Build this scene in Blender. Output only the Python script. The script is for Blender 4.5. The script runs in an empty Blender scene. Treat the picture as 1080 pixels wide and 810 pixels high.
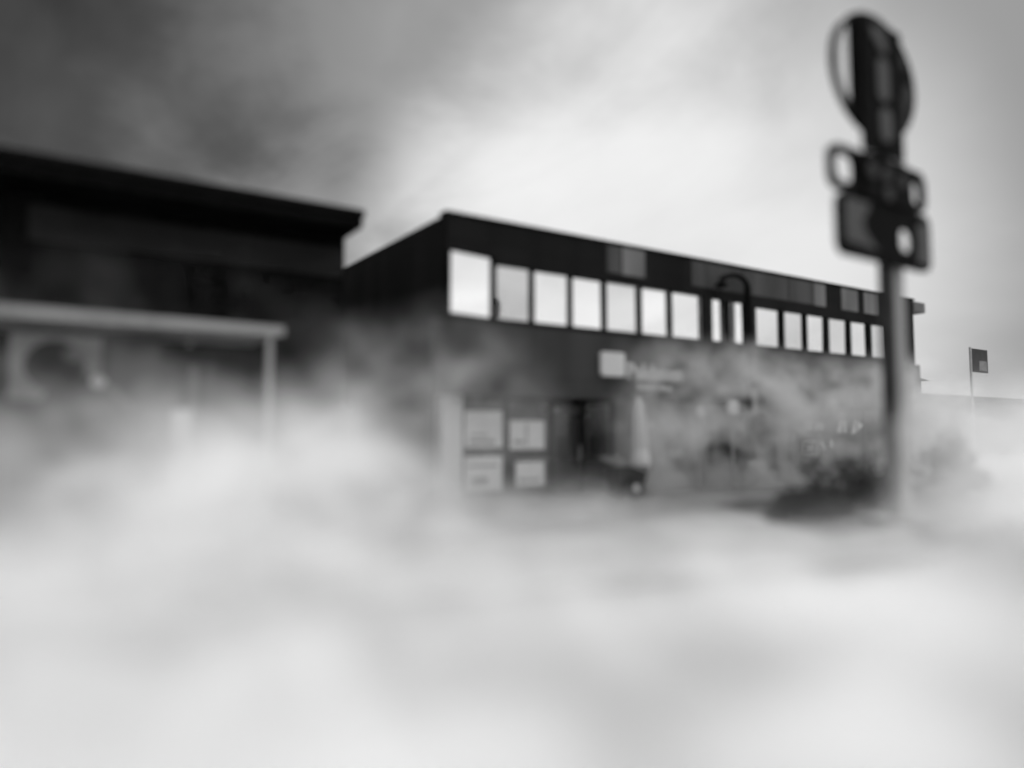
import bpy, bmesh, math, random
from mathutils import Vector, Matrix
random.seed(7)
PI = math.pi
S = bpy.context.scene
COL = S.collection

# ------------------------------------------------------------------ helpers
def tag(o, label=None, cat=None, group=None, kind=None):
    if label: o['label'] = label
    if cat: o['category'] = cat
    if group: o['group'] = group
    if kind: o['kind'] = kind
    return o

def empty(name, loc, rz=0, label=None, cat=None, group=None):
    o = bpy.data.objects.new(name, None)
    COL.objects.link(o)
    o.location = loc
    o.rotation_euler = (0, 0, rz)
    return tag(o, label, cat, group)

class MB:
    """Collects shapes (world or local metres) and links them as ONE mesh object."""
    def __init__(self): self.bm = bmesh.new()
    def box(self, x0, x1, y0, y1, z0, z1, bev=0.0):
        t = bmesh.new()
        bmesh.ops.create_cube(t, size=1)
        bmesh.ops.scale(t, vec=(x1-x0, y1-y0, z1-z0), verts=t.verts)
        bmesh.ops.translate(t, vec=((x0+x1)/2, (y0+y1)/2, (z0+z1)/2), verts=t.verts)
        if bev:
            bmesh.ops.bevel(t, geom=t.edges[:], offset=bev, segments=2, affect='EDGES', profile=.6)
        return self._add(t)
    def _add(self, t, mat=None):
        if mat is not None: bmesh.ops.transform(t, matrix=mat, verts=t.verts)
        me = bpy.data.meshes.new('t'); t.to_mesh(me); t.free()
        self.bm.from_mesh(me); bpy.data.meshes.remove(me)
        return self
    def tube(self, pts, r, n=12):
        """round bar through pts; r a number or one radius for each point"""
        pts = [Vector(p) for p in pts]
        rs = r if isinstance(r, (list, tuple)) else [r]*len(pts)
        t = bmesh.new(); rings = []
        for i, p in enumerate(pts):
            a = pts[max(i-1, 0)]; b = pts[min(i+1, len(pts)-1)]
            d = (b-a).normalized()
            u = d.cross(Vector((0, 0, 1)))
            if u.length < 1e-3: u = Vector((1, 0, 0))
            u.normalize(); v = d.cross(u)
            rings.append([t.verts.new(p+(u*math.cos(2*PI*k/n)+v*math.sin(2*PI*k/n))*rs[i]) for k in range(n)])
        for A, B in zip(rings, rings[1:]):
            for k in range(n):
                t.faces.new((A[k], A[(k+1) % n], B[(k+1) % n], B[k]))
        t.faces.new(rings[0][::-1]); t.faces.new(rings[-1])
        bmesh.ops.recalc_face_normals(t, faces=t.faces)
        return self._add(t)
    def lathe(self, prof, c=(0, 0, 0), n=24, mat=None):
        t = bmesh.new(); rings = []
        for r, z in prof:
            rings.append([t.verts.new((r*math.cos(2*PI*k/n), r*math.sin(2*PI*k/n), z)) for k in range(n)])
        for A, B in zip(rings, rings[1:]):
            for k in range(n):
                t.faces.new((A[k], A[(k+1) % n], B[(k+1) % n], B[k]))
        t.faces.new(rings[0][::-1]); t.faces.new(rings[-1])
        bmesh.ops.recalc_face_normals(t, faces=t.faces)
        M = Matrix.Translation(c) @ (mat or Matrix())
        return self._add(t, M)
    def prism(self, outline, y0, y1, holes=()):
        """outline of (x, z) points in a facade-parallel plane, given the depth y0..y1; holes are cut right through"""
        t = bmesh.new()
        for pts in [outline]+list(holes):
            vs = [t.verts.new((x, y0, z)) for x, z in pts]
            for k in range(len(vs)): t.edges.new((vs[k], vs[(k+1) % len(vs)]))
        r = bmesh.ops.triangle_fill(t, edges=t.edges[:], use_beauty=True, use_dissolve=False, normal=(0, -1, 0))
        faces = [f for f in r['geom'] if isinstance(f, bmesh.types.BMFace)]
        ext = bmesh.ops.extrude_face_region(t, geom=faces)
        bmesh.ops.translate(t, vec=(0, y1-y0, 0), verts=[v for v in ext['geom'] if isinstance(v, bmesh.types.BMVert)])
        for f in faces:
            if f.is_valid: pass
        bmesh.ops.recalc_face_normals(t, faces=t.faces)
        return self._add(t)
    def text(self, s, size, x, y, z, depth=.02, bold=0.0):
        """upright lettering facing -Y, its lower left corner at x, y, z"""
        cu = bpy.data.curves.new('t', 'FONT'); cu.body = s; cu.size = size; cu.extrude = depth/2; cu.offset = bold
        ob = bpy.data.objects.new('t', cu); COL.objects.link(ob)
        dg = bpy.context.evaluated_depsgraph_get(); dg.update()
        me = bpy.data.meshes.new_from_object(ob.evaluated_get(dg))
        me.transform(Matrix.Translation((x, y, z)) @ Matrix.Rotation(PI/2, 4, 'X'))
        self.bm.from_mesh(me)
        bpy.data.objects.remove(ob); bpy.data.curves.remove(cu); bpy.data.meshes.remove(me)
        return self
    def build(self, name, mat, parent=None, smooth=False, loc=None):
        me = bpy.data.meshes.new(name)
        self.bm.to_mesh(me); self.bm.free()
        me.materials.append(mat)
        if smooth:
            for p in me.polygons: p.use_smooth = True
        o = bpy.data.objects.new(name, me)
        COL.objects.link(o)
        if parent is not None:
            o.parent = parent
            # the shapes were given in world metres: keep them there under an unrotated thing
            if loc is None:
                me.transform(Matrix.Translation(-parent_world(parent)))
        elif loc is not None and parent is None:
            me.transform(Matrix.Translation(-Vector(loc))); o.location = loc
        return o

def parent_world(p):
    v = Vector((0, 0, 0))
    while p is not None:
        v += p.location; p = p.parent
    return v

def rrect(x0, x1, z0, z1, r, n=6):
    pts = []
    for cx, cz, a0 in ((x1-r, z1-r, 0), (x0+r, z1-r, 90), (x0+r, z0+r, 180), (x1-r, z0+r, 270)):
        for k in range(n+1):
            a = math.radians(a0+90*k/n)
            pts.append((cx+r*math.cos(a), cz+r*math.sin(a)))
    return pts

def ell(cx, cz, rx, rz, n=40, a0=0, a1=360):
    full = abs(a1-a0) >= 360
    m = n if full else n+1
    return [(cx+rx*math.cos(math.radians(a0+(a1-a0)*k/n)), cz+rz*math.sin(math.radians(a0+(a1-a0)*k/n))) for k in range(m)]

# ------------------------------------------------------------------ materials (the place is seen in black and white: all greys)
def mat(name, v, rough=.7, var=.25, scale=3.0, spec=.3, metal=0.0, bump=0.0, streak=False, brick=None):
    m = bpy.data.materials.new(name); m.use_nodes = True
    nt = m.node_tree; b = nt.nodes['Principled BSDF']
    tc = nt.nodes.new('ShaderNodeTexCoord')
    mp = nt.nodes.new('ShaderNodeMapping')
    if streak: mp.inputs['Scale'].default_value = (1, 1, .15)
    n = nt.nodes.new('ShaderNodeTexNoise'); n.inputs['Scale'].default_value = scale; n.inputs['Detail'].default_value = 5
    nt.links.new(tc.outputs['Object'], mp.inputs['Vector']); nt.links.new(mp.outputs['Vector'], n.inputs['Vector'])
    mr = nt.nodes.new('ShaderNodeMapRange')
    mr.inputs['From Min'].default_value = .3; mr.inputs['From Max'].default_value = .7
    mr.inputs['To Min'].default_value = v*(1-var); mr.inputs['To Max'].default_value = v*(1+var)
    nt.links.new(n.outputs['Fac'], mr.inputs['Value'])
    out = mr.outputs['Result']
    if brick:
        bt = nt.nodes.new('ShaderNodeTexBrick')
        bt.inputs['Scale'].default_value = 1; bt.inputs['Brick Width'].default_value = brick[0]; bt.inputs['Row Height'].default_value = brick[1]
        bt.inputs['Mortar Size'].default_value = brick[2]; bt.offset = brick[3]
        bt.inputs['Color1'].default_value = (1, 1, 1, 1); bt.inputs['Color2'].default_value = (.8, .8, .8, 1); bt.inputs['Mortar'].default_value = (.45, .45, .45, 1)
        mb = nt.nodes.new('ShaderNodeMapping')
        if brick[4]: mb.inputs['Rotation'].default_value = (-PI/2, 0, 0)
        nt.links.new(tc.outputs['Object'], mb.inputs['Vector']); nt.links.new(mb.outputs['Vector'], bt.inputs['Vector'])
        mu = nt.nodes.new('ShaderNodeMath'); mu.operation = 'MULTIPLY'
        nt.links.new(out, mu.inputs[0]); nt.links.new(bt.outputs['Color'], mu.inputs[1]); out = mu.outputs[0]
    nt.links.new(out, b.inputs['Base Color'])
    b.inputs['Roughness'].default_value = rough
    b.inputs['Specular IOR Level'].default_value = spec
    b.inputs['Metallic'].default_value = metal
    if bump:
        bp = nt.nodes.new('ShaderNodeBump'); bp.inputs['Strength'].default_value = bump; bp.inputs['Distance'].default_value = .01
        n2 = nt.nodes.new('ShaderNodeTexNoise'); n2.inputs['Scale'].default_value = scale*14; n2.inputs['Detail'].default_value = 4
        nt.links.new(tc.outputs['Object'], n2.inputs['Vector']); nt.links.new(n2.outputs['Fac'], bp.inputs['Height'])
        nt.links.new(bp.outputs['Normal'], b.inputs['Normal'])
    return m

M = dict(
    asphalt=mat('asphalt', .05, .9, .3, 1.2, .3, bump=.6),
    paving=mat('paving', .22, .85, .2, .8, .3, brick=(.6, .4, .012, .5, False)),
    kerb=mat('kerb_stone', .26, .85, .2, 2, brick=(.9, 5, .012, 0, False)),
    earth=mat('earth', .08, .95, .4, .2),
    paint=mat('road_paint', .6, .7, .25, 4),
    black=mat('black_cladding', .014, .75, .35, 1.0, .12, streak=True, brick=(1.2, 1.25, .01, 0, True)),
    blackmetal=mat('black_metal', .007, .7, .3, 2, .06),
    sidewall=mat('tarred_side_wall', .014, .85, .3, 1.0, .1, streak=True),
    fascia=mat('grey_fascia', .05, .7, .3, .8, .2, streak=True, brick=(2.4, 3, .008, 0, True)),
    panel=mat('pale_cladding', .2, .7, .3, 1.5, .2, streak=True),
    hall=mat('dark_boards', .009, .9, .4, 1.2, .03, streak=True, brick=(.22, 9, .01, 0, True)),
    hallband=mat('hall_band', .019, .8, .3, .7, .15),
    plaster=mat('grey_plaster', .22, .9, .2, 1.2, .2, streak=True),
    white=mat('white_paint', .75, .6, .08, 2, .3, streak=True),
    paper=mat('white_paper', .78, .8, .06, 3),
    inkdark=mat('printed_dark_grey', .05, .7, .4, 2.5),
    inkmid=mat('printed_mid_grey', .25, .7, .3, 3),
    canopy=mat('canopy_sheet', .38, .6, .15, 1.5, .3, streak=True),
    steel=mat('galvanised_steel', .45, .45, .2, 5, .4, metal=.4),
    letter=mat('dark_grey_letter', .085, .5, .15, 4, .3),
    darksheet=mat('dark_sheet', .05, .6, .2, 3, .2),
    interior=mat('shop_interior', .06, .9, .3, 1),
    posterground=mat('poster_ground', .36, .8, .3, 1.5),
    weathered_haze=mat('weathered_and_haze_cladding', .085, .8, .4, 1.2, .15, streak=True),  # weathered grey, also used as painted smoke haze on the parapet
    wood=mat('floor_boards', .1, .7, .3, 1, brick=(1.2, .14, .004, .5, False)),
    fabric=mat('white_canvas', .75, .9, .1, 3, streak=True),
    curtain=mat('grey_curtain', .35, .9, .2, 3, streak=True),
    rubber=mat('rubber', .02, .85, .3, 6, .2),
    roofing=mat('roof_felt', .05, .95, .3, 1),
    brickwall=mat('far_brick', .09, .9, .3, .6, brick=(.5, .25, .02, .5, True)),
    farroof=mat('far_roof', .035, .9, .3, .4),
    bark=mat('bark', .06, .95, .4, 6, bump=.5),
    leaf=mat('leaf', .025, .8, .45, 1.2, .2),
)

def coated_glass(name, v=.9):
    """sun-reflecting glazing: a mirror-like coat with a faint waviness"""
    m = bpy.data.materials.new(name); m.use_nodes = True
    nt = m.node_tree; b = nt.nodes['Principled BSDF']
    b.inputs['Base Color'].default_value = (v, v, v, 1)
    b.inputs['Metallic'].default_value = 1; b.inputs['Roughness'].default_value = .06
    n = nt.nodes.new('ShaderNodeTexNoise'); n.inputs['Scale'].default_value = .8; n.inputs['Detail'].default_value = 1
    bp = nt.nodes.new('ShaderNodeBump'); bp.inputs['Strength'].default_value = .15; bp.inputs['Distance'].default_value = .02
    tc = nt.nodes.new('ShaderNodeTexCoord'); nt.links.new(tc.outputs['Object'], n.inputs['Vector'])
    nt.links.new(n.outputs['Fac'], bp.inputs['Height']); nt.links.new(bp.outputs['Normal'], b.inputs['Normal'])
    return m
M['mirror'] = [coated_glass('coated_glass', v) for v in (.95, .55, .84, .92, .76)]  # darkest tint paints a reflected dark cloud into the second pane
def clear_glass():
    m = bpy.data.materials.new('shop_glass'); m.use_nodes = True
    nt = m.node_tree; nt.nodes.remove(nt.nodes['Principled BSDF'])
    t = nt.nodes.new('ShaderNodeBsdfTransparent'); t.inputs['Color'].default_value = (.85, .85, .85, 1)
    g = nt.nodes.new('ShaderNodeBsdfGlossy'); g.inputs['Roughness'].default_value = .02
    f = nt.nodes.new('ShaderNodeFresnel'); f.inputs['IOR'].default_value = 1.35
    mx = nt.nodes.new('ShaderNodeMixShader')
    nt.links.new(f.outputs[0], mx.inputs[0]); nt.links.new(t.outputs[0], mx.inputs[1]); nt.links.new(g.outputs[0], mx.inputs[2])
    nt.links.new(mx.outputs[0], nt.nodes['Material Output'].inputs['Surface'])
    return m
M['glass'] = clear_glass()

# ------------------------------------------------------------------ setting: street runs along +X, the houses stand at Y = 15
def sheet(name, pts, z, m):
    b = MB(); vs = [b.bm.verts.new((x, y, z)) for x, y in pts]; b.bm.faces.new(vs)
    return tag(b.build(name, m), kind='structure')
sheet('ground', [(-700, -700), (900, -700), (900, 900), (-700, 900)], -.16, M['earth'])
sk = -.206                                   # the far kerb runs a little askew to the houses
def kerb_y(x): return 7.27+sk*x if x < 12 else 7.27+sk*12-(x-12)*.02
def road():
    b = MB()
    xs = [-60, -20, 0, 4, 8, 12, 20, 40, 160]
    near = [b.bm.verts.new((x, -9, -.12)) for x in xs]
    far = [b.bm.verts.new((x, min(kerb_y(x), 14), -.12)) for x in xs]
    for k in range(len(xs)-1): b.bm.faces.new((near[k], near[k+1], far[k+1], far[k]))
    return tag(b.build('road', M['asphalt']), kind='structure')
road()
def pavement():
    b = MB()
    xs = [-60, -20, 0, 4, 8, 12, 20, 40, 160]
    k0 = [b.bm.verts.new((x, min(kerb_y(x), 14)+.14, 0)) for x in xs]
    k1 = [b.bm.verts.new((x, 30, 0)) for x in xs]
    for k in range(len(xs)-1): b.bm.faces.new((k0[k], k0[k+1], k1[k+1], k1[k]))
    tag(b.build('pavement', M['paving']), kind='structure')
    b = MB(); q = []
    for x in xs:
        y = min(kerb_y(x), 14)
        q.append([b.bm.verts.new(p) for p in ((x, y, -.16), (x, y, -.01), (x, y+.02, .004), (x, y+.15, .004))])
    for A, B in zip(q, q[1:]):
        for i in range(3): b.bm.faces.new((A[i], B[i], B[i+1], A[i+1]))
    tag(b.build('kerb', M['kerb']), kind='structure')
pavement()
sheet('driveway', [(10.5, 7.0), (26, 7.0), (23.5, 11.6), (13.2, 11.6)], .004, M['asphalt'])
for x0 in (-22, -14, -6, 2, 10, 18, 26, 34):
    tag(sheet('road_marking', [(x0, 1.0), (x0+3, .9), (x0+3, 1.05), (x0, 1.15)], -.116, M['paint']), kind='structure')

# ------------------------------------------------------------------ the two-storey shop building
CX, FY = 8.04, 15.06
sb = empty('shop_building', (CX, FY, 0), label='long black two-storey shop building with a row of bright upper windows', cat='building')
XE = 28.7
wins = [(8.07, 9.36, 5.95), (9.47, 10.47, 5.80), (10.62, 11.71, 5.79), (11.85, 12.88, 5.78), (13.03, 14.16, 5.78), (14.33, 15.35, 5.77),
        (15.53, 16.74, 5.77), (17.23, 18.72, 5.75), (19.27, 20.52, 5.68), (20.71, 21.78, 5.68), (21.94, 22.96, 5.68), (23.18, 24.31, 5.67),
        (24.5, 25.56, 5.67), (25.8, 26.8, 5.67), (27.0, 28.1, 5.67)]
wins = [(x0-.035, x1+.035, h) if i else (x0, x1+.02, h) for i, (x0, x1, h) in enumerate(wins)]
SILL = 4.43
b = MB()
b.box(CX, XE, FY, FY+.25, 4.30, SILL)                                  # spandrel under the sills
prev = CX
for x0, x1, h in wins:
    if x0-prev > .002: b.box(prev, x0, FY, FY+.25, SILL, 5.95)
    if h < 5.949: b.box(x0, x1, FY, FY+.25, h, 5.95)
    prev = x1
b.box(prev, XE, FY, FY+.25, SILL, 5.95)
b.box(CX, XE, FY, FY+.25, 5.95, 6.83)
b.build('wall', M['black'], sb)
b = MB(); b.box(CX, CX+.25, FY+.25, 27, 4.30, 6.83); b.box(XE-.25, XE, FY+.25, 27, 4.3, 6.83); b.box(CX, XE, 27, 27.25, 0, 6.83)
b.build('side_wall', M['sidewall'], sb)
MB().box(CX+.25, XE-.25, FY+.25, 27, 6.5, 6.62).build('roof', M['roofing'], sb)
MB().box(CX-.05, XE+.06, FY-.05, FY+.3, 6.83, 6.90, .01).build('coping', M['blackmetal'], sb)
MB().box(XE+.002, XE+.85, FY-.03, FY+1.4, 6.40, 6.80, .02).build('roof_overhang', M['panel'], sb)  # pale colour stands in for smoke haze before this end
for x0, x1 in ((13.0, 13.5), (16.3, 18.6), (18.65, 20.9), (20.95, 22.25)): MB().box(x0, x1, FY-.02, FY-.002, 6.03, 6.80).build('cladding_panel', M['weathered_haze'], sb)  # first panel weathered; the others are lightened to imitate smoke haze before the parapet
for x0, x1 in ((13.55, 14.4), (22.3, 22.95), (23.9, 24.9), (25.3, 26.2)):
    MB().box(x0, x1, FY-.025, FY-.002, 6.02, 6.80).build('cladding_panel', M['panel'], sb)
for i, (x0, x1, h) in enumerate(wins):
    f = MB(); w = .022
    y0, y1 = FY+.07, FY+.13
    f.box(x0+.002, x1-.002, y0, y1, SILL+.002, SILL+w); f.box(x0+.002, x1-.002, y0, y1, h-w, h-.002)
    f.box(x0+.002, x0+w, y0, y1, SILL+w, h-w); f.box(x1-w, x1-.002, y0, y1, SILL+w, h-w)
    if i == 7:
        for t in (.34, .66): f.box(x0+(x1-x0)*t-.05, x0+(x1-x0)*t+.05, y0-.01, y1, SILL+w, h-w)
    fo = f.build('window', M['steel'] if i in (4, 5, 6) else M['blackmetal'], sb)
    p = MB(); p.box(x0+w+.002, x1-w-.002, FY+.095, FY+.115, SILL+w+.002, h-w-.002)
    po = p.build('pane', M['mirror'][(0, 1, 2, 3, 4, 3, 2, 3, 2, 4, 3, 2, 3, 4, 2)[i]], fo)
    # panes never sit quite true in their frames
    c = Vector(((x0+x1)/2, FY+.105, (SILL+h)/2))-parent_world(sb)
    R = Matrix.Translation(c) @ Matrix.Rotation(math.radians(random.uniform(-.5, .5)), 4, 'X') @ Matrix.Rotation(math.radians(random.uniform(-.5, .5)), 4, 'Z') @ Matrix.Translation(-c)
    if i == 0:                                        # the first casement stands ajar, hinged on its right
        c = Vector((x1-.02, FY+.07, 0))-parent_world(sb)
        R = Matrix.Translation(c) @ Matrix.Rotation(math.radians(8), 4, 'Z') @ Matrix.Translation(-c)
        fo.data.transform(R)
    po.data.transform(R)
# first-floor fascia, projecting over the shop front
MB().box(7.63, XE+.05, FY-.16, FY-.002, 2.53, 4.28, .012).build('fascia', M['fascia'], sb)
MB().box(7.63, CX-.002, FY, 27, 2.53, 4.28).build('side_fascia', M['sidewall'], sb)
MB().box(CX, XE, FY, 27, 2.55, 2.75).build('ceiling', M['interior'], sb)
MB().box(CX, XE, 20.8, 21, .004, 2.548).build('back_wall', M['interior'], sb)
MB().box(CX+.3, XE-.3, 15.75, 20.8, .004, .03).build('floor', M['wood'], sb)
SY = 15.5
b = MB()
b.box(8.15, 8.72, SY-.06, SY+.3, .004, 2.548, .01)
b.build('pillar', M['white'], sb)
MB().box(13.62, 14.05, SY-.05, SY+.3, .004, 2.548, .01).build('pillar', M['plaster'], sb)
MB().box(20.7, 21.2, SY-.05, SY+.3, .004, 2.548, .01).build('pillar', M['plaster'], sb)
MB().box(27.6, XE, SY-.05, SY+.3, .004, 2.548, .01).build('pillar', M['plaster'], sb)
b = MB(); b.box(14.05, 15.6, SY, SY+.2, .004, 2.548); b.box(15.6, 17.1, SY, SY+.2, .004, .5); b.box(15.6, 17.1, SY, SY+.2, 2.2, 2.548); b.box(17.1, 20.7, SY, SY+.2, .004, .4); b.box(17.1, 20.7, SY, SY+.2, 2.3, 2.548)
b.box(17.1, 17.4, SY, SY+.2, .4, 2.3)
b.build('shop_front_wall', M['plaster'], sb)
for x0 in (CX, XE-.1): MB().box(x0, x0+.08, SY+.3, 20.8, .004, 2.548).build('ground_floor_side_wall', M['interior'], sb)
def shop_window(x0, x1, z0, z1, posts=(), name='shop_window', m='blackmetal'):
    f = MB(); w = .06
    f.box(x0, x1, SY+.02, SY+.1, z0, z0+w); f.box(x0, x1, SY+.02, SY+.1, z1-w, z1)
    for x in [x0, x1-w]+list(posts): f.box(x, x+w, SY+.021, SY+.099, z0+w, z1-w)
    fo = f.build(name, M[m], sb)
    MB().box(x0+w+.002, x1-w-.002, SY+.055, SY+.062, z0+w+.002, z1-w-.002).build('pane', M['glass'], fo)
    return fo
shop_window(8.73, 10.02, .1, 2.53, (9.3,))
shop_window(10.03, 11.45, .1, 2.53)
d = shop_window(11.46, 12.5, .03, 2.45, name='shop_door')
MB().tube([(12.36, SY-.02, .9), (12.36, SY-.02, 1.3)], .018).build('handle', M['steel'], d)
shop_window(12.51, 13.6, .1, 2.53)
shop_window(15.61, 17.09, .52, 2.19)
shop_window(17.41, 20.69, .42, 2.29, (18.5, 19.6))
shop_window(21.21, 27.59, .15, 2.53, (22.4, 24.0, 25.8))

# lettered sign on the fascia
sg = empty('fascia_sign', (12.5, FY-.2, 2.9), label='fascia sign with a white square emblem and pale lettering above the shop entrance', cat='sign')
b = MB(); b.prism(rrect(12.57, 13.4, 3.15, 3.80, .1), FY-.26, FY-.165)
b.build('emblem', M['white'], sg)
MB().text('Paldasen', .62, 13.5, FY-.19, 3.12, .05, .012).build('lettering', M['white'], sg)
MB().text('Studio & Shop', .23, 13.9, FY-.185, 2.84, .04, .006).build('small_lettering', M['paper'], sg)

# papers, posters and signs hung in the shop windows (each a thing of its own)
def poster(name, x0, x1, z0, z1, label, group, marks, m='paper', y=SY+.012, cat='poster'):
    o = empty(name, ((x0+x1)/2, y, z0), label=label, cat=cat, group=group)
    MB().box(x0, x1, y-.004, y+.004, z0, z1).build('sheet', M[m], o)
    w, h = x1-x0, z1-z0
    if marks:
        b = MB()
        for u0, u1, v0, v1 in marks: b.box(x0+u0*w, x0+u1*w, y-.007, y-.0045, z0+v0*h, z0+v1*h)
        b.build('print', M['inkmid'], o)
    return o
G1 = 'white posters in the left shop window'
poster('window_poster', 8.82, 9.9, 1.28, 2.18, 'large white poster at the top of the window beside the white pillar', G1, [(.1, .8, .1, .2), (.15, .6, .3, .36)])
poster('window_poster', 8.82, 9.9, .2, 1.05, 'large white poster at the foot of the window beside the white pillar', G1, [(.1, .85, .7, .78), (.2, .6, .2, .4)])
poster('window_poster', 10.12, 11.2, 1.22, 1.95, 'white poster at eye height between the pillar window and the dark doorway', G1, [(.45, .5, .1, .9), (.1, .4, .2, .3)])
poster('window_poster', 10.3, 11.2, .28, .9, 'small white poster low down between the pillar window and the dark doorway', G1, [(.1, .8, .2, .3)])
poster('notice', 15.75, 16.3, .95, 1.5, 'small white notice in the window behind the thin grey sign post', 'notices along the shop front', [(.15, .85, .7, .8), (.15, .7, .45, .52)], cat='notice')
poster('notice', 14.75, 15.15, 1.75, 1.95, 'small pale plate on the plaster wall right of the folded parasol', 'notices along the shop front', [], y=SY-.006, cat='notice')
y = SY+.01
W2 = 'white signs in the dark right-hand shop window'
o = empty('window_sign', (22.6, y, 1.7), label='wide white sign of three lettered blocks in the dark right-hand shop window', cat='sign', group=W2)
b = MB(); b.box(22.25, 22.72, y-.01, y, 1.75, 2.1); b.box(22.8, 23.05, y-.01, y, 1.72, 2.02); b.box(23.12, 23.3, y-.01, y, 1.74, 2.0); b.build('letter_block', M['white'], o)
o = empty('window_sign', (24.2, y, 1.7), label='white double bar sign left of the arrow in the dark shop window', cat='sign', group=W2)
b = MB(); b.prism([(24.1, 1.66), (24.42, 1.66), (24.42, 2.08), (24.3, 2.08)], y-.01, y); b.box(24.52, 24.68, y-.01, y, 1.66, 2.08); b.build('bar', M['white'], o)
o = empty('window_sign', (25.3, y, 1.6), label='white arrow sign pointing right in the dark shop window', cat='sign', group=W2)
b = MB(); b.prism([(25.0, 1.6), (25.28, 1.66), (25.28, 2.1), (25.2, 2.1)], y-.01, y); b.prism([(25.38, 1.72), (25.78, 1.92), (25.38, 2.1)], y-.01, y); b.build('arrow', M['white'], o)
o = empty('window_sign', (22.6, y, .85), label='white boxed sign with two upright strokes low in the dark shop window', cat='sign', group=W2)
b = MB(); b.prism(rrect(22.1, 22.95, .88, 1.38, .03), y-.01, y, [rrect(22.16, 22.89, .94, 1.32, .02)])
b.box(22.34, 22.42, y-.01, y, .98, 1.28); b.box(22.6, 22.68, y-.01, y, .98, 1.28); b.box(22.42, 22.6, y-.01, y, 1.1, 1.16); b.build('frame', M['white'], o)
o = empty('window_sign', (23.4, y, 1.1), label='white slanting tick mark right of the boxed sign in the dark window', cat='sign', group=W2)
MB().prism([(23.05, 1.32), (23.2, 1.38), (23.42, 1.12), (23.32, 1.04)], y-.01, y).build('tick', M['white'], o); MB().prism(ell(23.75, 1.26, .1, .15, 16), y-.01, y).build('dot', M['white'], o)
o = empty('window_sign', (21.7, y, 1.4), label='small round white sticker at the left edge of the dark shop window', cat='sticker', group=W2)
MB().prism(ell(21.62, 1.48, .09, .09, 16), y-.008, y).build('disc', M['white'], o)
o = empty('hanging_shade', (23.9, 15.9, 2.1), label='white half-round lamp shade hanging above the signs in the right-hand window', cat='lamp')
MB().lathe([(.36, 2.18), (.34, 2.3), (.2, 2.42), (.04, 2.45)], (23.9, 15.95, 0)).build('shade', M['white'], o, True)
MB().tube([(23.9, 15.95, 2.44), (23.9, 15.95, 2.549)], .012).build('cord', M['blackmetal'], o)
# inside the open dark shop
for i, (x, r, lab) in enumerate(((11.7, .3, 'larger white pendant lamp over the dark shop entrance'), (12.7, .22, 'smaller white pendant lamp right of the larger one in the shop entrance'))):
    o = empty('pendant_lamp', (x, 16.0, 2.2), label=lab, cat='lamp', group='pendant lamps in the shop entrance')
    MB().lathe([(r, 2.16), (r*.95, 2.26), (r*.5, 2.37), (.03, 2.4)], (x, 16.0, 0)).build('shade', M['steel'], o, True)
    MB().tube([(x, 16.0, 2.39), (x, 16.0, 2.549)], .01).build('cord', M['blackmetal'], o)
def curtain(x0, x1, lab):
    b = MB(); n = 40; A = []; 
    for z in (.9, 2.05):
        A.append([b.bm.verts.new((x0+(x1-x0)*k/n, 15.85+.035*math.sin(k*1.1), z)) for k in range(n+1)])
    for k in range(n): b.bm.faces.new((A[0][k], A[0][k+1], A[1][k+1], A[1][k]))
    bmesh.ops.solidify(b.bm, geom=b.bm.faces[:], thickness=.006)
    return tag(b.build('curtain', M['curtain'], None, True, loc=(x0, 15.85, .9)), lab, 'curtain', 'curtains inside the shop entrance')
curtain(11.8, 12.3, 'left grey curtain hanging inside the dark shop entrance')
curtain(12.42, 12.95, 'right grey curtain hanging inside the dark shop entrance')
o = empty('counter', (12.4, 17.5, .03), label='pale shop counter inside the dark entrance below the curtains', cat='counter')
MB().box(11.5, 13.3, 16.6, 17.2, .03, .88, .01).build('front', M['plaster'], o)
MB().box(11.45, 13.35, 16.55, 17.25, .882, .93, .01).build('top', M['white'], o)

# ------------------------------------------------------------------ the hall on the left
hb = empty('hall_building', (6.03, 16.4, 0), label='dark flat-roofed hall with a deep roof overhang on the left', cat='building')
MB().box(-30, 6.03, 16.4, 16.7, 0, 6.38).build('wall', M['hall'], hb)
b = MB(); b.box(5.73, 6.03, 16.7, 30, 0, 6.38); b.box(-30, -29.7, 16.7, 30, 0, 6.38); b.box(-30, 6.03, 30, 30.3, 0, 6.38); b.build('side_wall', M['hall'], hb)
b = MB(); b.box(-30, 6.0, 15.06, 30.5, 6.40, 6.56, .02); b.build('roof', M['blackmetal'], hb)
MB().box(-30, 6.0, 15.2, 16.395, 6.2, 6.398).build('soffit', M['blackmetal'], hb)
MB().box(-.2, 5.95, 16.3, 16.395, 5.26, 5.95, .01).build('band', M['hallband'], hb)
for x0, x1 in ((-1.5, .35), (.6, 1.65), (1.9, 3.3)):
    f = MB(); f.box(x0, x1, 16.33, 16.395, .1, .2); f.box(x0, x1, 16.33, 16.395, 3.1, 3.2); f.box(x0, x0+.08, 16.33, 16.395, .2, 3.1); f.box(x1-.08, x1, 16.33, 16.395, .2, 3.1)
    fo = f.build('shop_window', M['blackmetal'], hb)
    MB().box(x0+.082, x1-.082, 16.36, 16.39, .202, 3.098).build('pane', M['darksheet'], fo)
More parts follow.
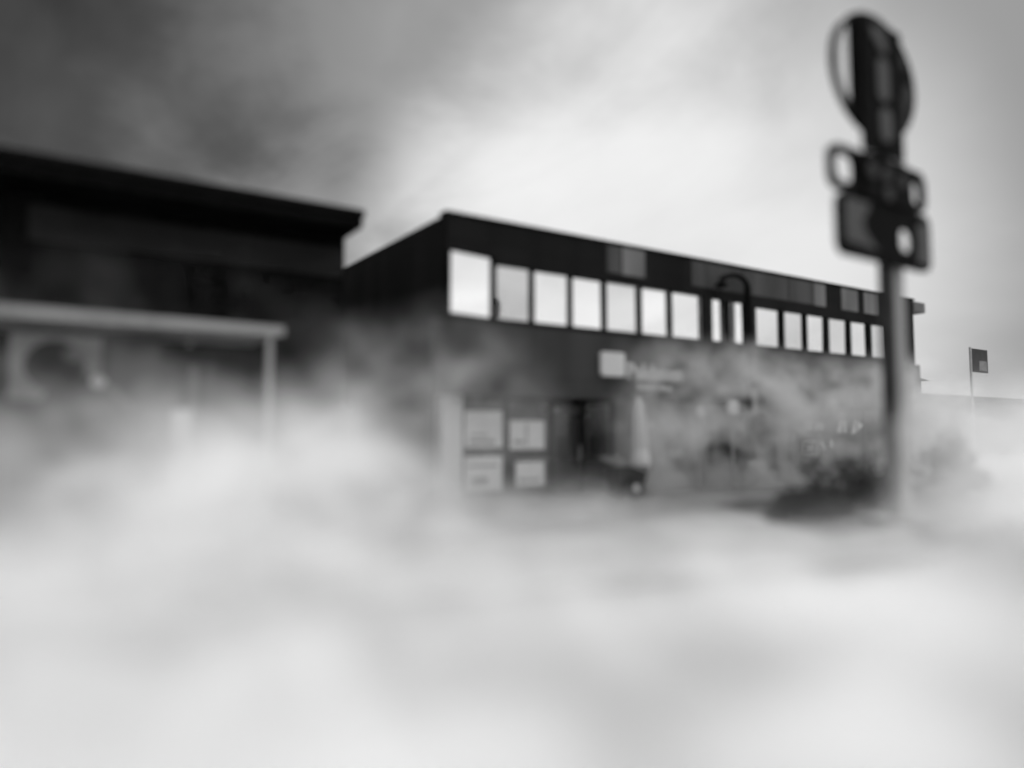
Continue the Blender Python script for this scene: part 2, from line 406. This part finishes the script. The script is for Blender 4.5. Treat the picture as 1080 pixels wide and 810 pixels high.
# canopy
cn = empty('canopy', (3.9, 13.9, 0), label='pale flat sheet canopy on slim posts in front of the dark hall', cat='canopy')
MB().box(-6, 3.92, 13.85, 16.28, 3.50, 3.60, .01).build('roof_sheet', M['canopy'], cn)
MB().box(-6, 3.92, 13.75, 13.848, 3.45, 3.62, .02).build('front_beam', M['canopy'], cn)
for x, yy in ((3.68, 13.8), (-.62, 13.8), (-4.8, 13.8)):
    MB().box(x-.05, x+.05, yy+.052, yy+.16, .004, 3.498, .008).build('post', M['canopy'], cn)
MB().tube([(2.5, 15.2, 3.3), (2.5, 15.2, 3.498)], .05).build('lamp_fitting', M['canopy'], cn)
# pale slab-like door panel, and a slim pale post behind it
o = empty('display_board', (2.25, 14.1, 0), label='narrow white upright board standing under the canopy', cat='board')
MB().box(2.06, 2.38, 14.05, 14.11, .08, 2.05, .008).build('panel', M['white'], o)
MB().box(1.98, 2.46, 13.92, 14.24, .004, .078, .01).build('foot', M['steel'], o)
o = empty('slim_post', (2.6, 15.0, 0), label='slim grey post behind the white board under the canopy', cat='post')
MB().tube([(2.55, 15.0, .02), (2.55, 15.0, 2.9)], .07).build('tube', M['plaster'], o)
MB().box(2.4, 2.7, 14.85, 15.15, .004, .03).build('base_plate', M['steel'], o)
# big printed poster on the hall front
pY = 15.2
po = empty('advertising_poster', (.45, pY, 0), label='large poster with a dark round head shape under the pale canopy', cat='poster')
MB().box(-.42, 2.0, pY, pY+.05, 1.0, 3.42, .006).build('sheet', M['interior'], po)
MB().prism(rrect(-.36, 1.02, 2.2, 3.38, .03), pY-.006, pY-.002).build('pale_ground', M['posterground'], po)
MB().prism([(-.3, 1.05), (1.95, 1.05), (1.9, 1.9), (1.3, 2.35), (.95, 2.6), (.6, 2.75), (.3, 2.5), (.0, 2.0)], pY-.012, pY-.0085).build('dark_body', M['inkdark'], po)
MB().prism(ell(.30, 2.80, .46, .46, 32), pY-.016, pY-.0125).build('round_head', M['inkdark'], po)
MB().prism(ell(.62, 3.02, .2, .12, 20), pY-.0205, pY-.0165).build('pale_patch', M['plaster'], po)
MB().prism(ell(.98, 2.55, .13, .11, 20), pY-.0205, pY-.0165).build('white_spot', M['white'], po)
MB().prism([(1.1, 2.46), (1.16, 2.52), (1.6, 2.1), (1.52, 2.02)], pY-.0205, pY-.0165).build('pale_stroke', M['plaster'], po)
for x0 in (-.4, 1.9): MB().box(x0, x0+.06, pY+.052, pY+.1, .004, 3.4).build('upright', M['steel'], po)

# ------------------------------------------------------------------ pylon sign
PY = 7.27
py = empty('pylon_sign', (13.3, PY, 0), label='tall dark pylon sign with an oval over two rounded panels', cat='sign')
MB().box(13.26, 13.40, PY+.08, PY+.32, .004, 8.6, .01).build('pole', M['darksheet'], py)
MB().box(13.42, 13.80, PY+.12, PY+.24, .004, 4.9, .01).build('pole_cover', M['canopy'], py)
MB().box(12.9, 14.5, PY-.3, PY+.6, .002, .1, .02).build('base', M['plaster'], py)
cx, cz, rx, rz = 12.80, 8.20, 1.34, 1.16
y0, y1 = PY-.05, PY+.05
def clip_ell(x_lo, x_hi, rx_, rz_, n=24):
    """part of the oval between two uprights"""
    top, bot = [], []
    for k in range(n+1):
        x = x_lo+(x_hi-x_lo)*k/n
        u = max(0, 1-((x-cx)/rx_)**2)**.5*rz_
        top.append((x, cz+u)); bot.append((x, cz-u))
    return top, bot
t_, b_ = clip_ell(cx-rx+.13, 12.06, rx-.11, rz-.11)
hole = t_+b_[::-1]
hole = [p for i, p in enumerate(hole) if i == 0 or (Vector(p)-Vector(hole[i-1])).length > .01]
if (Vector(hole[0])-Vector(hole[-1])).length < .01: hole.pop()
MB().prism(ell(cx, cz, rx, rz, 56), y0, y1, [hole]).build('oval_panel', M['blackmetal'], py)
MB().box(12.22, 13.55, PY-.12, y0-.003, 6.7, 9.2, .02).build('centre_spine', M['blackmetal'], py)
yl = PY-.16; ys = PY-.123
MB().prism(rrect(12.66, 13.02, 7.7, 8.5, .16), yl, ys).build('letter_stroke', M['letter'], py)
MB().prism(rrect(12.70, 13.08, 6.95, 7.56, .16), yl, ys).build('letter_stroke', M['letter'], py)
MB().prism(ell(12.6, 8.68, .38, .38, 14, -10, 110)+ell(12.6, 8.68, .12, .12, 14, 110, -10), yl, ys).build('letter_hook', M['letter'], py)
yl = PY-.09; ys = y0-.003
for x, z, a, c in ((13.80, 8.12, .14, .17), (13.68, 7.86, .13, .2), (13.68, 7.50, .11, .15), (13.67, 8.72, .1, .16)):
    MB().prism(ell(x, z, a, c, 18), yl, ys).build('letter_blob', M['darksheet'], py)
MB().prism(rrect(11.28, 14.40, 5.86, 6.66, .26), y0, y1, [rrect(11.43, 12.02, 6.0, 6.52, .18), rrect(13.92, 14.24, 6.0, 6.46, .11)]).build('middle_panel', M['blackmetal'], py)
MB().box(12.2, 13.6, PY-.12, y0-.003, 5.8, 6.66, .02).build('centre_plate', M['blackmetal'], py)
yl = PY-.15; ys = PY-.123
for x, z in ((12.4, 6.32), (12.88, 6.32), (13.4, 6.30), (12.92, 5.98)):
    MB().prism(ell(x, z, .14, .14, 18), yl, ys).build('dot', M['darksheet'], py)
MB().prism(rrect(11.48, 14.5, 4.72, 5.83, .22), y0, y1, [rrect(13.42, 13.88, 5.02, 5.46, .15)]).build('lower_panel', M['blackmetal'], py)
MB().prism([(11.62, 4.95), (12.6, 4.9), (12.25, 5.15), (12.15, 5.35), (12.3, 5.55), (12.4, 5.72), (11.62, 5.72)], y0-.03, y0-.003).build('left_print', M['letter'], py)
MB().prism([(13.98, 4.85), (14.38, 4.85), (14.38, 5.68), (13.98, 5.58)], y0-.03, y0-.003).build('right_print', M['letter'], py)

# ------------------------------------------------------------------ street furniture
LX, LY = 18.45, 14.74
lp = empty('street_lamp', (LX, LY, 0), label='dark street lamp with a curved arm close before the front of the black building', cat='street lamp')
MB().tube([(LX, LY, .004), (LX, LY, 3.1), (LX, LY, 6.14)], [.12, .11, .1]).build('pole', M['blackmetal'], lp)
MB().tube([(LX-.6*(1-math.cos(PI*k/10)), LY, 6.14+.34*math.sin(PI*k/10)) for k in range(11)], .085).build('arm', M['blackmetal'], lp)
MB().lathe([(.05, .12), (.17, .04), (.2, -.05), (.05, -.1)], (LX-1.2, LY, 6.09)).build('lamp_head', M['blackmetal'], lp, True)
MB().lathe([(.16, .004), (.16, .7), (.125, .8)], (LX, LY, 0)).build('base', M['steel'], lp, True)
MB().box(LX-.2, LX-.095, LY-.09, LY+.09, 3.1, 3.45, .02).build('control_box', M['blackmetal'], lp)
MB().box(LX-.06, LX+.14, LY-.14, LY-.125, 2.2, 3.0).build('plate', M['steel'], lp)
for x, lab, h in ((15.75, 'thin grey sign post with a small round plate, nearer the folded parasol', 2.35), (17.2, 'thin grey sign post with a square plate, nearer the street lamp', 2.6)):
    o = empty('sign_post', (x, 14.4, 0), label=lab, cat='sign post', group='thin sign posts before the shop front')
    MB().tube([(x, 14.4, .004), (x, 14.4, h)], .045).build('post', M['steel'], o)
    if h < 2.5: MB().prism(ell(x+.05, h-.12, .2, .16, 24), 14.33, 14.352).build('plate', M['paper'], o)
    else: MB().prism(rrect(x-.22, x+.22, h-.4, h, .04), 14.33, 14.352).build('plate', M['paper'], o)
# folded parasol, leaning a little
pa = empty('folded_parasol', (13.35, 14.2, 0), label='folded white parasol standing at the shop entrance', cat='parasol')
MB().tube([(13.3, 14.2, .05), (13.3, 14.2, 2.62)], .025).build('pole', M['steel'], pa)
b = MB(); t = bmesh.new(); rings = []; n = 32
for r, z in ((.17, .62), (.23, .75), (.21, 1.1), (.16, 1.15), (.2, 1.35), (.16, 2.0), (.1, 2.4), (.03, 2.56)):
    rings.append([t.verts.new((13.3+(r*(1+.16*math.cos(8*2*PI*k/n)))*math.cos(2*PI*k/n)-.05*(2.5-z)*-.6, 14.2+(r*(1+.16*math.cos(8*2*PI*k/n)))*math.sin(2*PI*k/n), z)) for k in range(n)])
for A, B in zip(rings, rings[1:]):
    for k in range(n): t.faces.new((A[k], A[(k+1) % n], B[(k+1) % n], B[k]))
t.faces.new(rings[-1]); t.faces.new(rings[0][::-1])
b._add(t); b.build('cover', M['fabric'], pa, True)
MB().lathe([(.32, .004), (.32, .07), (.06, .1)], (13.3, 14.2, 0)).build('foot', M['rubber'], pa)
# hand cart
hc = empty('hand_cart', (12.7, 13.9, 0), label='small dark hand cart with a bright wheel hub by the parasol', cat='cart')
b = MB(); b.prism([(12.05, .42), (13.0, .42), (13.15, .8), (12.0, .8)], 13.65, 14.1); b.build('tray', M['darksheet'], hc)
b = MB(); b.box(12.1, 13.0, 13.68, 14.07, .12, .419); b.build('chassis', M['rubber'], hc)
b = MB(); b.tube([(11.95, 13.62, 1.02), (12.3, 13.62, .9), (13.1, 13.62, .66)], .03); b.tube([(11.95, 14.13, 1.02), (12.3, 14.13, .9), (13.1, 14.13, .66)], .03); b.tube([(11.95, 13.62, 1.02), (11.95, 14.13, 1.02)], .03); b.build('handle', M['steel'], hc)
for yy in (13.56, 14.19):
    w = MB(); R = Matrix.Rotation(PI/2, 4, 'X')
    w.lathe([(.14, -.05), (.24, -.05), (.27, -.02), (.27, .02), (.24, .05), (.14, .05)], (12.56, yy, .275), 28, R)
    wo = w.build('wheel', M['rubber'], hc, True)
    MB().lathe([(.09, -.058), (.11, -.03), (.11, .03), (.09, .058)], (12.56, yy, .275), 20, R).build('hub', M['white'], wo)

# ------------------------------------------------------------------ the far end of the street
fb = empty('far_building', (49, 26, 0), label='low distant house with a sloping roof beyond the black building', cat='building')
b = MB(); b.box(40, 50.2, 26, 34, 0, 5.2); b.build('wall', M['brickwall'], fb)
b = MB(); b.bm.free(); b.bm = bmesh.new()
v = [b.bm.verts.new(p) for p in ((39.6, 25.6, 5.2), (50.6, 25.6, 5.2), (50.6, 34.4, 5.2), (39.6, 34.4, 5.2), (41, 30, 7.3), (46.5, 30, 7.3))]
for f in ((0, 1, 5, 4), (1, 2, 5), (2, 3, 4, 5), (3, 0, 4), (3, 2, 1, 0)): b.bm.faces.new([v[i] for i in f])
b.build('roof', M['farroof'], fb)
for x in (46.2, 48.2):
    f = MB().box(x, x+1.1, 25.93, 25.998, 2.2, 3.8).build('window', M['blackmetal'], fb)
lb = empty('long_shed', (60, 30, 0), label='long low shed along the horizon at the right', cat='building')
MB().box(52, 130, 30, 42, 0, 4.3).build('wall', M['brickwall'], lb)
MB().box(51.6, 130.4, 29.6, 42.4, 4.302, 4.75).build('roof', M['farroof'], lb)
fs = empty('street_sign', (39.6, 18, 0), label='small dark square sign flying from a thin pole at the far right', cat='sign')
MB().tube([(39.6, 18, .004), (39.6, 18, 6.0)], .06).build('pole', M['steel'], fs)
MB().box(39.68, 41.35, 17.97, 18.03, 4.75, 5.95, .01).build('board', M['darksheet'], fs)
MB().box(40.4, 41.2, 17.955, 17.968, 4.85, 5.35).build('print', M['inkmid'], fs)

def leafy(parent, blobs, n, size, m):
    b = MB(); bm = b.bm; rnd = random.Random(n)
    for _ in range(n):
        c, r = rnd.choice(blobs)
        while True:
            q = Vector((rnd.uniform(-1, 1), rnd.uniform(-1, 1), rnd.uniform(-1, 1)))
            if q.length < 1 and q.length > rnd.random()*.9: break
        p = Vector(c)+Vector((q.x*r[0], q.y*r[1], q.z*r[2]))
        u = Vector((rnd.gauss(0, 1), rnd.gauss(0, 1), rnd.gauss(0, .6))).normalized(); w = u.orthogonal().normalized()
        s = size*rnd.uniform(.6, 1.3)
        bm.faces.new([bm.verts.new(p+u*s*a+w*s*d) for a, d in ((-1, 0), (0, -.4), (1, 0), (0, .4))])
    return b.build('foliage', m, parent, loc=(0, 0, 0)) if parent.name.startswith('shrub') else b.build('foliage', m, parent)
def bush(lab, x, y, w, d, h, nb, nl, seed):
    """many small leaf clumps heaped unevenly, sprigs standing out of the top"""
    rnd = random.Random(seed)
    o = empty('shrub', (x, y, 0), label=lab, cat='shrub', group='shrubs round the pylon sign')
    bl = []
    for k in range(nb):
        u = rnd.uniform(-1, 1)
        top = h*(1-.45*u*u)*rnd.uniform(.55, 1.0)
        q = rnd.uniform(.16, .34)*min(1, h)
        bl.append(((u*w, rnd.uniform(-d, d), max(q*.5, rnd.uniform(.15, 1)*top-q*.5)), (q*1.3, q*1.2, q)))
    leafy(o, bl, nl, .06, M['leaf'])
    for k in range(7):
        u = rnd.uniform(-.9, .9); z = h*(1-.4*u*u)*rnd.uniform(.8, 1.2)
        MB().tube([(x+u*w*.2, y, 0), (x+u*w*.7, y, z*.55), (x+u*w+rnd.uniform(-.1, .1), y+rnd.uniform(-.2, .2), z)], [.03, .02, .006], 6).build('stem', M['bark'], o)
bush('tallest dark shrub, right of the pylon pole', 18.7, 9.0, .6, .5, 2.2, 34, 3600, 3)
bush('wide dark shrub behind and left of the pylon pole', 15.2, 9.4, 2.0, .6, 1.35, 60, 5200, 5)
bush('low dark shrub standing nearest the road, left of the pylon pole', 12.2, 8.6, .75, .5, .85, 26, 2200, 8)

# ------------------------------------------------------------------ node arithmetic
class N:
    def __init__(s, nt, o): s.nt, s.o = nt, o
    def _m(s, op, *a):
        n = s.nt.nodes.new('ShaderNodeMath'); n.operation = op
        for i, v in enumerate((s,)+a):
            if isinstance(v, N): s.nt.links.new(v.o, n.inputs[i])
            else: n.inputs[i].default_value = v
        return N(s.nt, n.outputs[0])
    def __add__(s, b): return s._m('ADD', b)
    def __sub__(s, b): return s._m('SUBTRACT', b)
    def __mul__(s, b): return s._m('MULTIPLY', b)
    def __truediv__(s, b): return s._m('DIVIDE', b)
    def mx(s, b): return s._m('MAXIMUM', b)
    def mn(s, b): return s._m('MINIMUM', b)
    def pw(s, b): return s._m('POWER', b)
    def exp(s): return s._m('EXPONENT')
    def ramp(s, a, b, t0=0., t1=1., smooth=True):
        n = s.nt.nodes.new('ShaderNodeMapRange'); n.interpolation_type = 'SMOOTHSTEP' if smooth else 'LINEAR'
        s.nt.links.new(s.o, n.inputs['Value'])
        for k, v in (('From Min', a), ('From Max', b), ('To Min', t0), ('To Max', t1)):
            if isinstance(v, N): s.nt.links.new(v.o, n.inputs[k])
            else: n.inputs[k].default_value = v
        return N(s.nt, n.outputs['Result'])
def noise(nt, vec, scale, detail, rough=.5, dist=0., off=(0, 0, 0), sc=(1, 1, 1)):
    mp = nt.nodes.new('ShaderNodeMapping'); mp.inputs['Location'].default_value = off; mp.inputs['Scale'].default_value = sc
    nt.links.new(vec, mp.inputs['Vector'])
    n = nt.nodes.new('ShaderNodeTexNoise'); n.inputs['Scale'].default_value = scale; n.inputs['Detail'].default_value = detail
    n.inputs['Roughness'].default_value = rough; n.inputs['Distortion'].default_value = dist
    nt.links.new(mp.outputs['Vector'], n.inputs['Vector'])
    return N(nt, n.outputs['Fac'])

# ------------------------------------------------------------------ drifting smoke between the road and the houses
def gnoise(nt, vec, scale, detail, rough=.5, dist=0., off=(0, 0, 0), sc=(1, 1, 1)):
    a = nt.nodes.new('ShaderNodeVectorMath'); a.operation = 'MULTIPLY_ADD'
    a.inputs[1].default_value = sc; a.inputs[2].default_value = off
    nt.links.new(vec, a.inputs[0])
    n = nt.nodes.new('ShaderNodeTexNoise')
    for k, v in (('Scale', scale), ('Detail', detail), ('Roughness', rough), ('Distortion', dist)): n.inputs[k].default_value = v
    nt.links.new(a.outputs[0], n.inputs['Vector'])
    return N(nt, n.outputs[0])
def smoke():
    m = bpy.data.materials.new('smoke'); m.use_nodes = True
    t = m.node_tree; t.nodes.remove(t.nodes['Principled BSDF'])
    pv = t.nodes.new('ShaderNodeVolumePrincipled')
    pv.inputs['Color'].default_value = (.99, .99, .99, 1)
    pv.inputs['Anisotropy'].default_value = .0
    pv.inputs['Density'].default_value = 1
    t.links.new(pv.outputs[0], t.nodes['Material Output'].inputs['Volume'])
    nt = bpy.data.node_groups.new('smoke_field', 'GeometryNodeTree')
    nt.interface.new_socket('Geometry', in_out='INPUT', socket_type='NodeSocketGeometry')
    nt.interface.new_socket('Geometry', in_out='OUTPUT', socket_type='NodeSocketGeometry')
    P = nt.nodes.new('GeometryNodeInputPosition').outputs[0]
    sp = nt.nodes.new('ShaderNodeSeparateXYZ'); nt.links.new(P, sp.inputs[0])
    X, Y, Z = (N(nt, sp.outputs[k]) for k in range(3))
    n0 = gnoise(nt, P, .16, 2, .5, .3, off=(1.3, 4.4, 2))
    n1 = gnoise(nt, P, .42, 4, .55, .6, sc=(1, 1, 1.2))
    n2 = gnoise(nt, P, 1.05, 5, .62, .9, off=(3, 1, 7), sc=(1, 1, 1.1))
    def blob(c, r, soft=0.):
        dx, dy, dz = (X-c[0])/r[0], (Y-c[1])/r[1], (Z-c[2])/r[2]
        return (dx*dx+dy*dy+dz*dz).ramp(1, soft)
    left = (X*.836-Y*.549)/(X*.549+Y*.836).mx(1.)                # how far to the left one looks: -.7 .. .7
    lf = left.ramp(.05, -.35)
    # SMOKE FIELD
    n3 = gnoise(nt, P, 2.3, 4, .6, .6, off=(8, 2, 3))
    nb = gnoise(nt, P, .62, 5, .6, .8, off=(2, 9, 4), sc=(1, 1, 1.6))
    lf2 = lf*(left.ramp(-.8, -.35)*.85+.15)
    far = Y.ramp(4.5, 9.5)
    near = Y.ramp(5.5, 3.0)
    puffs = (nb*.6+n2*.27+n3*.13).ramp(.38, .60)
    # a low, dense, billowing layer on the road ...
    H = (n1-.5)*1.5+(n2-.5)*.9+(n3-.5)*.3+.42-far*.06
    low = (Z-H).ramp(.22, -.3)*(puffs*1.1+.13+near*.25)*(far*-.45+1.2)*(blob((7.8, 7.2, .2), (7.5, 3.4, 1.6), .3)*-.9+1)*(blob((14, 12.6, .3), (9, 3.4, 1.6), .25)*-.9+1)
    # ... and a higher, thinner bank before the hall
    H2 = (n1-.5)*2.6+(nb-.5)*2.0+(n0-.5)*1.0+.5+lf2*1.15
    bank = (Z-H2).ramp(.5, -.7)*puffs*far*(lf2*.55+.05)
    dens = low+bank
    dens = dens+blob((12.4, 4.9, .9), (2.9, 1.9, 2.1))*.65*(nb*.5+n2*.5).ramp(.38, .6)+blob((12.5, 6.3, .7), (1.5, .9, 1.9))*.5*puffs
    w = (n1*.36+n2*.4+n3*.24).ramp(.43, .62)
    wl = (blob((1.5, 11.5, .4), (5.5, 3.6, 2.2))*.7+(blob((17.5, 14.4, 2.2), (7.5, 1.35, 3.4))*4.6+blob((23, 13, 2.0), (6, 2.6, 2.8))*1.9)*X.ramp(12.0, 14.2)*Z.ramp(4.7, 3.2)
          +blob((-2.2, 11, 3.4), (2.0, 3, 1.6))*.6+blob((6.6, 12.6, 1.7), (3.2, 2.2, 2.9))*.9+blob((2.0, 13.3, 2.2), (4.5, 1.8, 3.2))*.18+blob((.8, 13.0, 1.7), (4.6, 1.6, 1.7))*.75+blob((34, 12, .8), (15, 6, 2.5))*.55)
    dens = dens+w*wl*.5*(blob((24.5, 14, 1.3), (5, 2.4, 1.5), .3)*-.75+1)
    gap = blob((15.5, 9.2, .4), (6.5, 3.2, 1.9), .3)
    dens = dens*(gap*-.9+1)
    edge = Y.ramp(16.2, 15.2)*Y.ramp(.5, 1.6)*X.ramp(45, 38)*Z.ramp(6.3, 4.6)
    dens = ((dens*edge)-.004).mx(0.)
    # END FIELD
    vc = nt.nodes.new('GeometryNodeVolumeCube')
    lo, hi = (-12, .4, -.1), (46, 16.3, 6.3)
    vc.inputs['Min'].default_value = lo; vc.inputs['Max'].default_value = hi
    vx = .13
    for k, i in zip('XYZ', range(3)): vc.inputs['Resolution '+k].default_value = int((hi[i]-lo[i])/vx)
    nt.links.new(dens.o, vc.inputs['Density'])
    sm = nt.nodes.new('GeometryNodeSetMaterial'); sm.inputs['Material'].default_value = m
    nt.links.new(vc.outputs[0], sm.inputs['Geometry'])
    go = nt.nodes.new('NodeGroupOutput'); nt.links.new(sm.outputs[0], go.inputs[0])
    o = MB().box(lo[0], hi[0], lo[1], hi[1], lo[2], hi[2]).build('smoke_cloud', m)
    md = o.modifiers.new('smoke_field', 'NODES'); md.node_group = nt
    tag(o, kind='stuff', label='thick white smoke drifting low over the road before the shops', cat='smoke')
smoke()

# ------------------------------------------------------------------ sky
def dirpx(px, pyy):
    yaw = math.radians(33.3); f = 770; p = math.atan(53/770)
    dx, dy = (px-540)/f, (405-pyy)/f
    fh = Vector((math.sin(yaw), math.cos(yaw), 0)); r = Vector((math.cos(yaw), -math.sin(yaw), 0)); z = Vector((0, 0, 1))
    return (fh*math.cos(p)+z*math.sin(p)+r*dx+(z*math.cos(p)-fh*math.sin(p))*dy).normalized()
SUN_AZ, SUN_EL = math.radians(48), math.radians(42)
def sky():
    w = bpy.data.worlds.new('World'); S.world = w; w.use_nodes = True
    nt = w.node_tree; bg = nt.nodes['Background']; bg.inputs['Strength'].default_value = .1
    st = nt.nodes.new('ShaderNodeTexSky'); st.sky_type = 'NISHITA'; st.sun_disc = False
    st.sun_elevation = SUN_EL; st.sun_rotation = SUN_AZ
    bw = nt.nodes.new('ShaderNodeRGBToBW'); nt.links.new(st.outputs[0], bw.inputs[0]); blue = N(nt, bw.outputs[0])
    tc = nt.nodes.new('ShaderNodeTexCoord'); D = tc.outputs['Generated']
    sp = nt.nodes.new('ShaderNodeSeparateXYZ'); nt.links.new(D, sp.inputs[0]); Z = N(nt, sp.outputs[2])
    den = Z.mx(0.)+.3
    vm = nt.nodes.new('ShaderNodeCombineXYZ')
    nt.links.new((N(nt, sp.outputs[0])/den).o, vm.inputs[0]); nt.links.new((N(nt, sp.outputs[1])/den).o, vm.inputs[1])
    def dot(v):
        n = nt.nodes.new('ShaderNodeVectorMath'); n.operation = 'DOT_PRODUCT'; nt.links.new(D, n.inputs[0]); n.inputs[1].default_value = v
        return N(nt, n.outputs['Value'])
    n1 = noise(nt, vm.outputs[0], 1.5, 5, .5, .3, off=(.3, .8, 0))
    n2 = noise(nt, vm.outputs[0], 3.5, 4, .55, .4, off=(5, 2, 0), sc=(1, .6, 1))
    glow = dot(dirpx(720, 240)).ramp(math.cos(math.radians(36)), 1.)        # cloud thin and bright towards the hidden sun
    behind = dot(Vector((.25, -1, .16)).normalized()).ramp(.2, .95)          # bright cloud over the near side of the street
    dark = (dot(dirpx(0, 10))+(n1-.5)*.2+(n2-.5)*.1).ramp(math.cos(math.radians(23)), math.cos(math.radians(5)))
    mott = dot(dirpx(330, 60)).ramp(math.cos(math.radians(42)), math.cos(math.radians(24)))
    gap = (dot(dirpx(710, 300))+((n1-.5)*.14+(n2-.5)*.03)*(mott*.8+.2)).ramp(math.cos(math.radians(25)), math.cos(math.radians(7)))
    c = ((n1*1.3+n2*.8-1.05)*(mott*.95+.05)+1.)*.25+gap*.5+glow*.06+behind*(n2*.9+.27)
    c = c*(dark*-.93+1)+(n2-.5)*dark*.13
    c = c+Z.ramp(.6, .95)*1.1                                                # the deck is brightest overhead
    col = c*9+blue*.12
    col = col.mx(.3)
    cb = nt.nodes.new('ShaderNodeCombineColor')
    for k in range(3): nt.links.new(col.o, cb.inputs[k])
    nt.links.new(cb.outputs[0], bg.inputs['Color'])
sky()
L = bpy.data.lights.new('sun', 'SUN'); L.energy = 4.0; L.angle = math.radians(10); L.color = (1, 1, 1)
lo = bpy.data.objects.new('sun', L); COL.objects.link(lo)
d = Vector((math.sin(SUN_AZ)*math.cos(SUN_EL), math.cos(SUN_AZ)*math.cos(SUN_EL), math.sin(SUN_EL)))
lo.rotation_euler = d.to_track_quat('Z', 'Y').to_euler()
lo.location = (10, 10, 30)

# ------------------------------------------------------------------ camera
cam = bpy.data.cameras.new('camera'); co = bpy.data.objects.new('camera', cam); COL.objects.link(co)
co.location = (0, 0, 1.6)
co.rotation_euler = (math.radians(90)+math.atan(53/770), 0, -math.radians(33.3))
cam.sensor_width = 36; cam.lens = 36*770/1080; cam.clip_start = .05; cam.clip_end = 3000
cam.dof.use_dof = True; cam.dof.focus_distance = 46; cam.dof.aperture_fstop = cam.lens/1000/.38
S.camera = co
S.view_settings.view_transform = 'Standard'; S.view_settings.look = 'None'
S.view_settings.exposure = 0; S.view_settings.gamma = 1; S.view_settings.use_curve_mapping = False
cy = S.cycles
cy.use_denoising = True
cy.use_adaptive_sampling = True; cy.adaptive_threshold = .015; cy.adaptive_min_samples = 12
cy.volume_bounces = 8; cy.max_bounces = 10; cy.diffuse_bounces = 2; cy.glossy_bounces = 3; cy.transparent_max_bounces = 12
cy.volume_step_rate = 2.5; cy.volume_preview_step_rate = 2.5; cy.volume_max_steps = 200
cy.sample_clamp_indirect = 3
